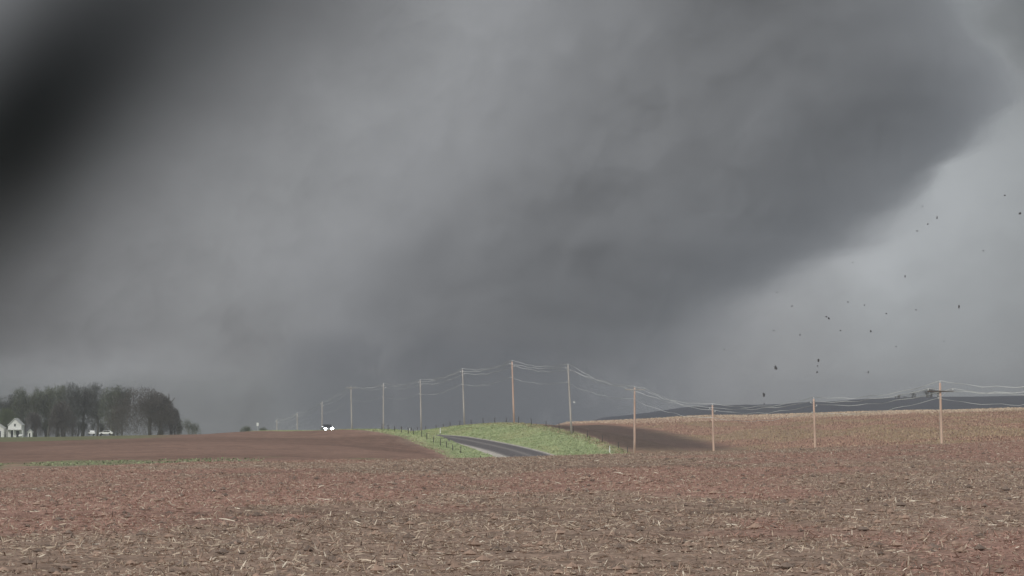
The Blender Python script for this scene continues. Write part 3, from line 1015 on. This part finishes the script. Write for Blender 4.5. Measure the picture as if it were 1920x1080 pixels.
def tree(px, Yt, ytop, wpx, kind, label, cat='tree', name='bare_tree', low=0.3, dens=1.0, group=None, ybase=None):
    X0 = (px - 960) / F * Yt
    z0 = gz(X0, Yt)
    Ht = (HOR - ytop) / F * Yt - z0
    Rw = wpx / F * Yt / 2
    rd = random.Random(px * 7 + int(ytop))
    root = empty(name, (X0, Yt, z0 - 0.2))
    tag(root, label, cat, group)
    mb = MB()
    tips = []
    segs = []
    def grow(p, d, L_, r, lev):
        pts, rads = [p.copy()], [r]
        n_ = 3
        q = p.copy()
        dd = d.copy()
        for k in range(n_):
            dd = (dd + Vector((rd.gauss(0, .10), rd.gauss(0, .10), 0.10 + rd.gauss(0, .05)))).normalized()
            q = q + dd * (L_ / n_)
            pts.append(q.copy()); rads.append(r * (1 - 0.22 * (k + 1)))
        if lev < 3:
            mb.tube(pts, rads, 6 if lev < 2 else 4)
        if lev >= 2:
            segs.extend(pts[1:])
        if lev < 3:
            kids = rd.randint(4, 6) if lev == 0 else rd.randint(3, 5)
            for k in range(kids):
                f_ = rd.uniform(0.3 if lev == 0 else .35, 1.0)
                s_ = pts[min(int(f_ * n_) + 0, n_)]
                a = rd.uniform(0, 2 * math.pi)
                sp = rd.uniform(0.35, 0.85) * (1.0 if lev else 0.9)
                nd = (dd + Vector((math.cos(a) * sp, math.sin(a) * sp, rd.uniform(-.1, .35)))).normalized()
                grow(s_, nd, L_ * rd.uniform(.50, .75), r * 0.5, lev + 1)
    th = Ht * (0.42 if low > .1 else .3)
    ns = 1 if low > .1 else 3
    for s_i in range(ns):
        grow(Vector((rd.uniform(-.1, .1) * Rw * ns, rd.uniform(-.1, .1) * Rw, 0)), Vector((rd.uniform(-.1, .1), rd.uniform(-.05, .05), 1)), th, 0.018 * Ht + .05, 0)
    # scale the skeleton into the wanted outline
    co = [v.co for v in mb.bm.verts]
    mx = max(v.z for v in co)
    rx = max(abs(v.x) for v in co) + .01
    for v in mb.bm.verts:
        v.co.z *= Ht * 0.93 / mx
        v.co.x *= Rw * 0.9 / rx
        v.co.y *= Rw * 0.9 / rx
    mb.build('trunk', M_BARKP if kind == 'olive' else M_BARK, root, True)
    S = np.array([[p.x * Rw * .9 / rx, p.y * Rw * .9 / rx, p.z * Ht * .93 / mx] for p in segs])
    # fine twigs crowd the outline of the crown
    n_ = int(9000 * dens)
    cz0 = low * Ht
    u = rng.normal(size=(n_, 3))
    u /= np.linalg.norm(u, axis=1)[:, None]
    rr = rng.random(n_) ** (1 / 2.2)
    ell = u * rr[:, None] * np.array([Rw, Rw, (Ht - cz0) / 2]) + np.array([0, 0, (Ht + cz0) / 2])
    if low <= 0.05:      # a dome of twigs right down to the ground
        q_ = np.sqrt(rng.random(n_)) 
        a_ = rng.uniform(0, 2 * np.pi, n_)
        hz_ = Ht * np.clip(1 - q_ ** 2.3, 0, 1) ** (1 / 2.3) * (1 - 0.35 * rng.random(n_) ** 3 * (rng.random(n_) < 0.4)) * rng.random(n_) ** 0.55
        bul = 1 + 0.04 * np.sin(np.pi * np.clip(hz_ / Ht, 0, 1))
        ell = np.stack([q_ * Rw * bul * np.cos(a_), q_ * Rw * bul * np.sin(a_), hz_], -1)
        rr = q_
        wv = np.array([mnoise.fractal(Vector((e[0] / (Rw * .5) + px, e[1] / (Rw * .5), e[2] / (Rw * .5))), 0.8, 2.0, 4) for e in ell])
        ell = ell * (1 + 0.13 * wv[:, None] + 0.05 * rng.normal(size=(n_, 1)))
        ell[:, 2] = np.abs(ell[:, 2])
    lump = np.array([mnoise.noise(Vector((e[0] / (Rw * .45) + px, e[1] / (Rw * .45), e[2] / (Rw * .45)))) for e in ell])
    ell = ell[lump > -0.30 - 0.2 * (1 - rr)]
    near = S[rng.integers(0, len(S), n_)] + rng.normal(size=(n_, 3)) * np.array([Rw * .14, Rw * .14, Ht * .05])
    if low <= 0.05:
        qn = np.hypot(near[:, 0], near[:, 1]) / Rw
        near = near[(qn < 1) & (near[:, 2] < Ht * np.clip(1 - qn ** 2.3, 0, 1) ** (1 / 2.3))]
    P_ = np.concatenate([ell, near])
    P_ = P_[(P_[:, 2] > 0.1) & (P_[:, 2] < Ht * 1.02)]
    n_ = len(P_)
    out = np.arctan2(P_[:, 1], P_[:, 0]) + rng.normal(0, .8, n_)
    V, Q = blades(P_[:, 0], P_[:, 1], P_[:, 2], rng.uniform(.25, .75, n_) * Ht / 14, rng.uniform(.03, .13, n_) * Ht / 14, out, rng.uniform(-.2, 1.45, n_))
    link('crown', np_mesh('crown', V, Q, M_TW[kind]), root)
    return root


TG = 'tall bare trees of the farm grove'
for px_, yt_, w_, kd, lb in [
        (-14, 745, 46, 'grey', 'bare grey tree partly cut off by the left edge of the photo'),
        (12, 741, 42, 'grey', 'tall bare grey tree behind the white outbuilding'),
        (38, 727, 40, 'olive', 'tall bare tree rising straight behind the white farmhouse'),
        (64, 733, 40, 'olive', 'tall thin-crowned tree behind the tiny white shed'),
        (88, 726, 42, 'olive', 'tall olive-tinged tree with pale trunk left of the smaller round one'),
        (112, 721, 42, 'olive', 'tall bare tree directly behind the smaller round dark tree'),
        (134, 718, 42, 'grey', 'tallest dark-crowned tree of the grove, right of the smaller round one'),
        (156, 724, 42, 'grey', 'tall dark-crowned tree above the end-on white car'),
        (182, 717, 42, 'grey', 'tall tree between the two white cars'),
        (206, 723, 44, 'olive', 'tall olive tree above the side-on white car'),
        (228, 726, 34, 'grey', 'tall tree whose top shows behind the left side of the big round tree')]:
    tree(px_, 1330 + random.uniform(-8, 12), yt_, w_, kd, lb, low=0.12, dens=0.5, group=TG)
tree(268, 1292, 727, 132, 'brown', 'big round dense brown tree at the right end of the grove', 'tree', 'round_tree', low=0.0, dens=2.3)
tree(117, 1296, 752, 50, 'brown', 'smaller round dark tree in the middle of the grove', 'tree', 'round_tree', low=0.05, dens=1.5)
tree(62, 1305, 772, 36, 'brown', 'brown leafless bush right behind the white farmhouse', 'bush', 'bush', low=0.0, dens=1.0)
tree(10, 1300, 765, 50, 'green', 'green bush above the white outbuilding at the left edge', 'bush', 'leafy_bush', low=0.0, dens=1.4)
tree(320, 1300, 760, 40, 'brown', 'low brown bush hugging the right side of the big round tree', 'bush', 'bush', low=0.0, dens=1.0)
for px_, yt_, w_, lb in [(90, 783, 34, 'dark low brush filling the gap left of the smaller round tree'), (148, 786, 40, 'dark low brush behind the end-on white car'),
                         (182, 788, 34, 'dark low brush between the two white cars'), (212, 780, 36, 'dark low brush running into the big round tree'), (36, 780, 30, 'dark brush peeping out behind the farmhouse roof')]:
    tree(px_, 1345, yt_, w_, 'grey', lb, 'bush', 'bush', low=0.0, dens=.6, group='brush under the grove')
tree(345, 1420, 782, 34, 'olive', 'faint sparse bush just right of the grove', 'bush', 'bush', low=0.0, dens=.5)
tree(366, 1420, 790, 22, 'olive', 'faint low bush, right one of two beyond the grove', 'bush', 'bush', low=0.0, dens=.4)
tree(462, 1180, 797, 30, 'green', 'hazy green bush left of the small white sign', 'bush', 'leafy_bush', low=0.0, dens=.7)
tree(494, 1180, 799, 22, 'green', 'hazy green bush right of the small white sign', 'bush', 'leafy_bush', low=0.0, dens=.5)
tree(664, 862, 801, 9, 'green', 'small dark bush at the foot of the dim utility pole', 'bush', 'leafy_bush', low=0.0, dens=.4)
tree(1082, 590, 840, 9, 'green', 'small dark weed clump low on the grassy bank', 'bush', 'leafy_bush', low=0.0, dens=.3)
# a belt of low far trees on the skyline at the right
for j, (px_, yt_, w_) in enumerate([(1700, 736, 40), (1722, 729, 46), (1742, 726, 44), (1690, 741, 30)]):
    tree(px_, 2180 + j * 6, yt_, w_, 'grey', ['hazy tree at the left shoulder of the far skyline clump', 'hazy tree left of the middle in the far skyline clump', 'tallest hazy tree of the far skyline clump behind the rightmost pole',
         'lowest hazy tree at the left end of the far skyline clump'][j], low=0.0, dens=.5, group='far trees on the right skyline', name='far_tree')

# ------------------------------------------------------------------ debris in the air
M_DEB = mat('dark_debris', (0.11, 0.115, 0.12), 0.9, 0.3, 2.0, 0.2)
M_DEBW = mat('pale_debris', (0.75, 0.76, 0.76), 0.7, 0.1, 2.0, 0.3)
DEB = [(1884, 366, 6, 4), (1912, 400, 9, 7), (1757, 408, 4, 9), (1740, 420, 5, 5), (1720, 433, 7, 3), (1697, 518, 4, 7), (1599, 492, 3, 3), (1457, 548, 4, 4),
       (1590, 566, 4, 6), (1621, 572, 4, 4), (1662, 588, 5, 4), (1485, 574, 4, 4), (1549, 594, 7, 4), (1554, 597, 5, 7), (1798, 575, 5, 10), (1718, 581, 5, 4),
       (1451, 620, 4, 4), (1500, 628, 4, 4), (1576, 620, 6, 3), (1633, 621, 4, 6), (1535, 676, 5, 10), (1532, 698, 6, 6), (1533, 686, 4, 4), (1628, 698, 5, 7),
       (1455, 690, 8, 13), (1432, 740, 7, 12), (1358, 655, 4, 4), (1433, 757, 4, 4), (1730, 387, 6, 3), (1844, 470, 3, 4), (1770, 640, 3, 3), (1680, 650, 3, 4)]
DL = {0: 'highest speck of debris, close to the right edge of the photo', 2: 'upright dark splinter high against the tornado edge, in a row of three specks',
      3: 'middle speck of the diagonal row of three just below the tornado edge', 4: 'lowest speck of the diagonal row of three just below the tornado edge',
      5: 'lone upright speck of debris in the brightest patch of sky', 6: 'tiny speck of debris at the left rim of the brightest patch of sky',
      7: 'leftmost high speck of debris, just under the dark cloud', 8: 'small speck of debris left of a similar one, middle of the pale sky',
      9: 'small speck of debris right of a similar one, middle of the pale sky', 10: 'speck of debris level with the pair but farther right',
      11: 'small speck of debris below the dark cloud, left of the close pair', 12: 'flat dark flake, left one of a touching pair of debris',
      13: 'upright flake, right one of a touching pair of debris', 15: 'speck of debris between the upright sliver and the close pair',
      16: 'small speck of debris above the largest torn sheet', 17: 'small speck of debris right above the largest torn sheet, farther right',
      18: 'flat thin flake of debris below the touching pair', 19: 'thin upright speck of debris right of the flat flake',
      21: 'lowest of the three stacked scraps of debris right of the torn sheet', 22: 'middle of the three stacked scraps of debris right of the torn sheet',
      23: 'lone dark scrap of debris above the second pole from the right', 26: 'leftmost tiny speck of debris, low beside the dark funnel',
      27: 'tiny faint speck of debris directly beneath the upright panel', 28: 'flat speck of debris nearest to the tornado edge',
      29: 'tiny speck of debris halfway down near the right edge of the photo', 30: 'tiny low speck of debris above the rightmost pole',
      31: 'tiny low speck of debris left of the rightmost pole'}
big_lbl = {24: 'largest dark piece of debris, a torn sheet low over the hillside', 25: 'dark upright panel of debris just above the hillside skyline',
           14: 'dark upright sliver of debris high right of the falling sheet', 20: 'dark splinter of debris above a pale smear, right of the torn sheet',
           1: 'forked scrap of debris at the right edge of the photo'}
for i, (px_, py_, w_, h_p) in enumerate(DEB):
    Yd = 150 + (i * 37) % 50
    k_ = Yd / F
    mb = MB()
    rd = random.Random(i)
    nseg = rd.randint(5, 7)
    W_, H_ = w_ * k_ * 0.38, h_p * k_ * 0.40
    front, back = [], []
    for j in range(nseg):
        a = 2 * math.pi * j / nseg + rd.uniform(-.3, .3)
        rr = rd.uniform(.55, 1.15)
        x, z = math.cos(a) * W_ * rr, math.sin(a) * H_ * rr
        yb = (x * x) / max(W_, .01) * .8 + rd.uniform(-.05, .05)
        front.append(mb.bm.verts.new((x, yb, z)))
        back.append(mb.bm.verts.new((x * .9, yb + 0.05 + W_ * .25, z * .9)))
    cf, cb = mb.bm.verts.new((0, -W_ * .2, 0)), mb.bm.verts.new((0, W_ * .35, 0))
    for j in range(nseg):
        k2 = (j + 1) % nseg
        mb.bm.faces.new((front[j], front[k2], cf))
        mb.bm.faces.new((back[k2], back[j], cb))
        mb.bm.faces.new((front[j], back[j], back[k2], front[k2]))
    o = mb.build('debris_piece', M_DEB)
    DEB_L = DL.get(i)
    o.location = ((px_ - 960) * k_, Yd, (HOR - py_) * k_)
    tag(o, big_lbl.get(i, DEB_L or 'tiny dark speck of debris flying in the pale sky right of the tornado'), 'debris', 'debris flying in the air')
o = MB().box((0, 0, 0), (.34, .08, .2), Matrix.Rotation(.4, 3, 'Y'), .02).build('debris_piece', M_DEBW)
o.location = ((1076.5 - 960) * 600 / F, 600, (HOR - 754) * 600 / F)
tag(o, 'small white scrap flying just right of the leaning grey pole', 'debris', 'debris flying in the air')

# ------------------------------------------------------------------ haze: dusty, rainy air over the ground
hz = MB().box((0, 1195, -9.75), (3030, 3030, 44.5)).build('haze', M_WHITE)
hz.data.materials.clear()
M_HZ = bpy.data.materials.new('haze')
M_HZ.use_nodes = True
M_HZ.node_tree.nodes.clear()
pv = M_HZ.node_tree.nodes.new('ShaderNodeVolumePrincipled')
pv.inputs['Color'].default_value = (0.46, 0.49, 0.53, 1)
pv.inputs['Density'].default_value = 0.00020
ov = M_HZ.node_tree.nodes.new('ShaderNodeOutputMaterial')
M_HZ.node_tree.links.new(pv.outputs[0], ov.inputs['Volume'])
hz.data.materials.append(M_HZ)
tag(hz, 'thin dusty haze hanging over the fields', 'haze', kind='stuff')

# ------------------------------------------------------------------ the tornado: nested bodies of dark cloud, soft at the rim
YT = 3300.0
KT = YT / F
rows = np.array([-420, -250, -100, 0, 60, 130, 190, 250, 310, 390, 460, 490, 540, 600, 660, 720, 780, 815])
xr = np.array([1700, 1740, 1790, 1838, 1868, 1902, 1895, 1835, 1775, 1690, 1590, 1500, 1410, 1340, 1270, 1220, 1190, 1180])
xl = np.array([1100, 1130, 1160, 1170, 1150, 1110, 1060, 1000, 930, 850, 740, 715, 685, 655, 635, 625, 620, 618])
SH = [  # inward offset at right (top, bottom), at left, density
    (-4, -190, -420, 0.0009), (0, -130, -300, 0.0014), (4, -80, -190, 0.0022), (10, -35, -90, 0.0036), (22, 20, 0, 0.0050), (50, 80, 90, 0.0055)]
tor = empty('tornado', ((950 - 960) * KT, YT, (HOR - 815) * KT))
tag(tor, 'huge dark wedge tornado leaning to the right and filling the sky', 'tornado')
for si, (ot, ob, ol, dens) in enumerate(SH):
    M_T = bpy.data.materials.new('tornado_cloud')
    M_T.use_nodes = True
    M_T.node_tree.nodes.clear()
    pv = M_T.node_tree.nodes.new('ShaderNodeVolumePrincipled')
    pv.inputs['Color'].default_value = (0.565, 0.58, 0.605, 1)
    pv.inputs['Density'].default_value = dens
    pv.inputs['Anisotropy'].default_value = 0.0
    ov = M_T.node_tree.nodes.new('ShaderNodeOutputMaterial')
    M_T.node_tree.links.new(pv.outputs[0], ov.inputs['Volume'])
    NR, NA = 210, 150
    rr = np.linspace(rows[0] + si * 9, rows[-1] - si * 2, NR)
    bm = bmesh.new()
    rings = []
    for q in rr:
        R_ = np.interp(q, rows, xr) - np.interp(q, [0, 300, 700], [ot, ot, ob])
        L_ = np.interp(q, rows, xl) + ol * np.interp(q, [300, 700], [1, 0.35])
        cx, a_x = (R_ + L_) / 2, max(30, (R_ - L_) / 2)
        ring = []
        for k in range(NA):
            th = 2 * math.pi * k / NA
            x = (cx - 960) * KT + math.cos(th) * a_x * KT
            y = math.sin(th) * min(a_x, 520) * KT * 0.8
            z = (HOR - q) * KT
            p = Vector((x, y, z))
            nz = mnoise.fractal(p / 95 + Vector((si * .25, 0, 0)), 0.8, 2.1, 5) * 28 + (abs(mnoise.noise(p / 42 + Vector((si * .4, 4, 0)))) - .25) * 38 + mnoise.fractal(p / 14 + Vector((si, 4, 0)), 0.8, 2.1, 3) * 3
            f = 1 + nz / (a_x * KT)
            ring.append(bm.verts.new(((cx - 960) * KT + (x - (cx - 960) * KT) * f - tor.location.x, y * f, z - tor.location.z)))
        rings.append(ring)
    for A, B in zip(rings, rings[1:]):
        for k in range(NA):
            bm.faces.new((A[k], A[(k + 1) % NA], B[(k + 1) % NA], B[k]))
    bm.faces.new(rings[0]); bm.faces.new(rings[-1][::-1])
    bmesh.ops.recalc_face_normals(bm, faces=bm.faces)
    me = bpy.data.meshes.new('funnel_cloud')
    bm.to_mesh(me); bm.free()
    me.materials.append(M_T)
    for p in me.polygons: p.use_smooth = True
    link('funnel_cloud', me, tor)


# ragged dust and rain hanging in front of the funnel: a closed body of thin bright mist, thick here and thin there
def mist_body(name, x0, x1, y0, y1, yd, nx, ny, spots, dens, colr, seed, tmax, parent, streak=(1.0, 1.0), thr=0.42, ang=0.0):
    kk = yd / F
    xs_ = np.linspace(x0, x1, nx); ys_ = np.linspace(y0, y1, ny)
    PX, PYv = np.meshgrid(xs_, ys_)
    base = np.zeros_like(PX)
    for (cx, cy, sx_, sy_, an, amp) in spots:
        a = math.radians(an)
        u = ((PX - cx) * math.cos(a) - (PYv - cy) * math.sin(a)) / sx_
        v = ((PX - cx) * math.sin(a) + (PYv - cy) * math.cos(a)) / sy_
        base += amp * np.exp(-(u * u + v * v) / 2)
    a = math.radians(ang)
    U = (PX * math.cos(a) - PYv * math.sin(a)) / streak[0]
    Vn = (PX * math.sin(a) + PYv * math.cos(a)) / streak[1]
    wu, wv = fbm(U / 120, Vn / 120, 3, seed + 50) * 90, fbm(U / 120, Vn / 120, 3, seed + 60) * 90
    nz = 0.6 * fbm((U + wu) / 150 + 40, (Vn + wv) / 150 + 40, 5, seed) + 0.4 * fbm((U + wv) / 60 + 70, (Vn + wu) / 60 + 70, 4, seed + 9)
    edge = sst(PX, x0, x0 + 120) * (1 - sst(PX, x1 - 120, x1)) * sst(PYv, y0, y0 + 80) * (1 - sst(PYv, y1 - 12, y1))
    T = (base * (0.45 + 1.3 * np.clip((nz - thr) * 3.0, -0.3, 1.2))) * edge * tmax
    T = np.clip(T, 0, None) + 0.2
    Xw, Zw = (PX - 960) * kk, (HOR - PYv) * kk
    fr = np.stack([Xw, yd - T * 0.14, Zw], -1).reshape(-1, 3)
    bk = np.stack([Xw, yd + T * 0.86, Zw], -1).reshape(-1, 3)
    N = nx * ny
    a_ = (np.arange(ny - 1)[:, None] * nx + np.arange(nx - 1)[None, :]).ravel()
    Q1 = np.stack([a_, a_ + nx, a_ + nx + 1, a_ + 1], -1)
    Q2 = np.stack([a_, a_ + 1, a_ + nx + 1, a_ + nx], -1) + N
    rim = list(range(nx)) + [nx * j + nx - 1 for j in range(1, ny)] + [nx * (ny - 1) + i for i in range(nx - 2, -1, -1)] + [nx * j for j in range(ny - 2, 0, -1)]
    Q3 = np.array([[rim[i], rim[(i + 1) % len(rim)], rim[(i + 1) % len(rim)] + N, rim[i] + N] for i in range(len(rim))])
    M_ = bpy.data.materials.new(name)
    M_.use_nodes = True
    M_.node_tree.nodes.clear()
    p_ = M_.node_tree.nodes.new('ShaderNodeVolumePrincipled')
    p_.inputs['Color'].default_value = colr
    p_.inputs['Density'].default_value = dens
    o_ = M_.node_tree.nodes.new('ShaderNodeOutputMaterial')
    M_.node_tree.links.new(p_.outputs[0], o_.inputs['Volume'])
    VV = np.concatenate([fr, bk])
    if parent is not None:
        VV = VV - np.array(parent.location)
    return link(name, np_mesh(name, VV, np.concatenate([Q1, Q2, Q3]), M_, smooth=True), parent)


mist_body('dust_veil', -150, 1980, -160, 812, 2765.0, 330, 160,
          [(960, 60, 300, 120, 40, .9), (560, 380, 330, 120, 38, .55), (1120, 300, 260, 130, 35, .55), (1340, 160, 160, 110, 30, .45), (300, 560, 260, 90, 20, .35),
           (1400, 610, 170, 60, 28, .55), (1320, 720, 260, 45, 0, .45), (450, 715, 190, 60, 10, .4), (860, 560, 200, 60, 40, .28), (1620, 430, 90, 50, 40, .5),
           (1800, 560, 180, 200, 60, .3)],
          0.0012, (0.93, 0.94, 0.97, 1), 3, 150.0, tor, streak=(1.3, 0.9), ang=35)
mist_body('ground_dust', 480, 1330, 600, 813, 2810.0, 200, 60,
          [(980, 760, 260, 90, 0, 1.0), (720, 740, 110, 110, 30, .9), (1160, 775, 150, 50, 0, 1.0)],
          0.010, (0.31, 0.325, 0.355, 1), 13, 200.0, tor, thr=0.36)
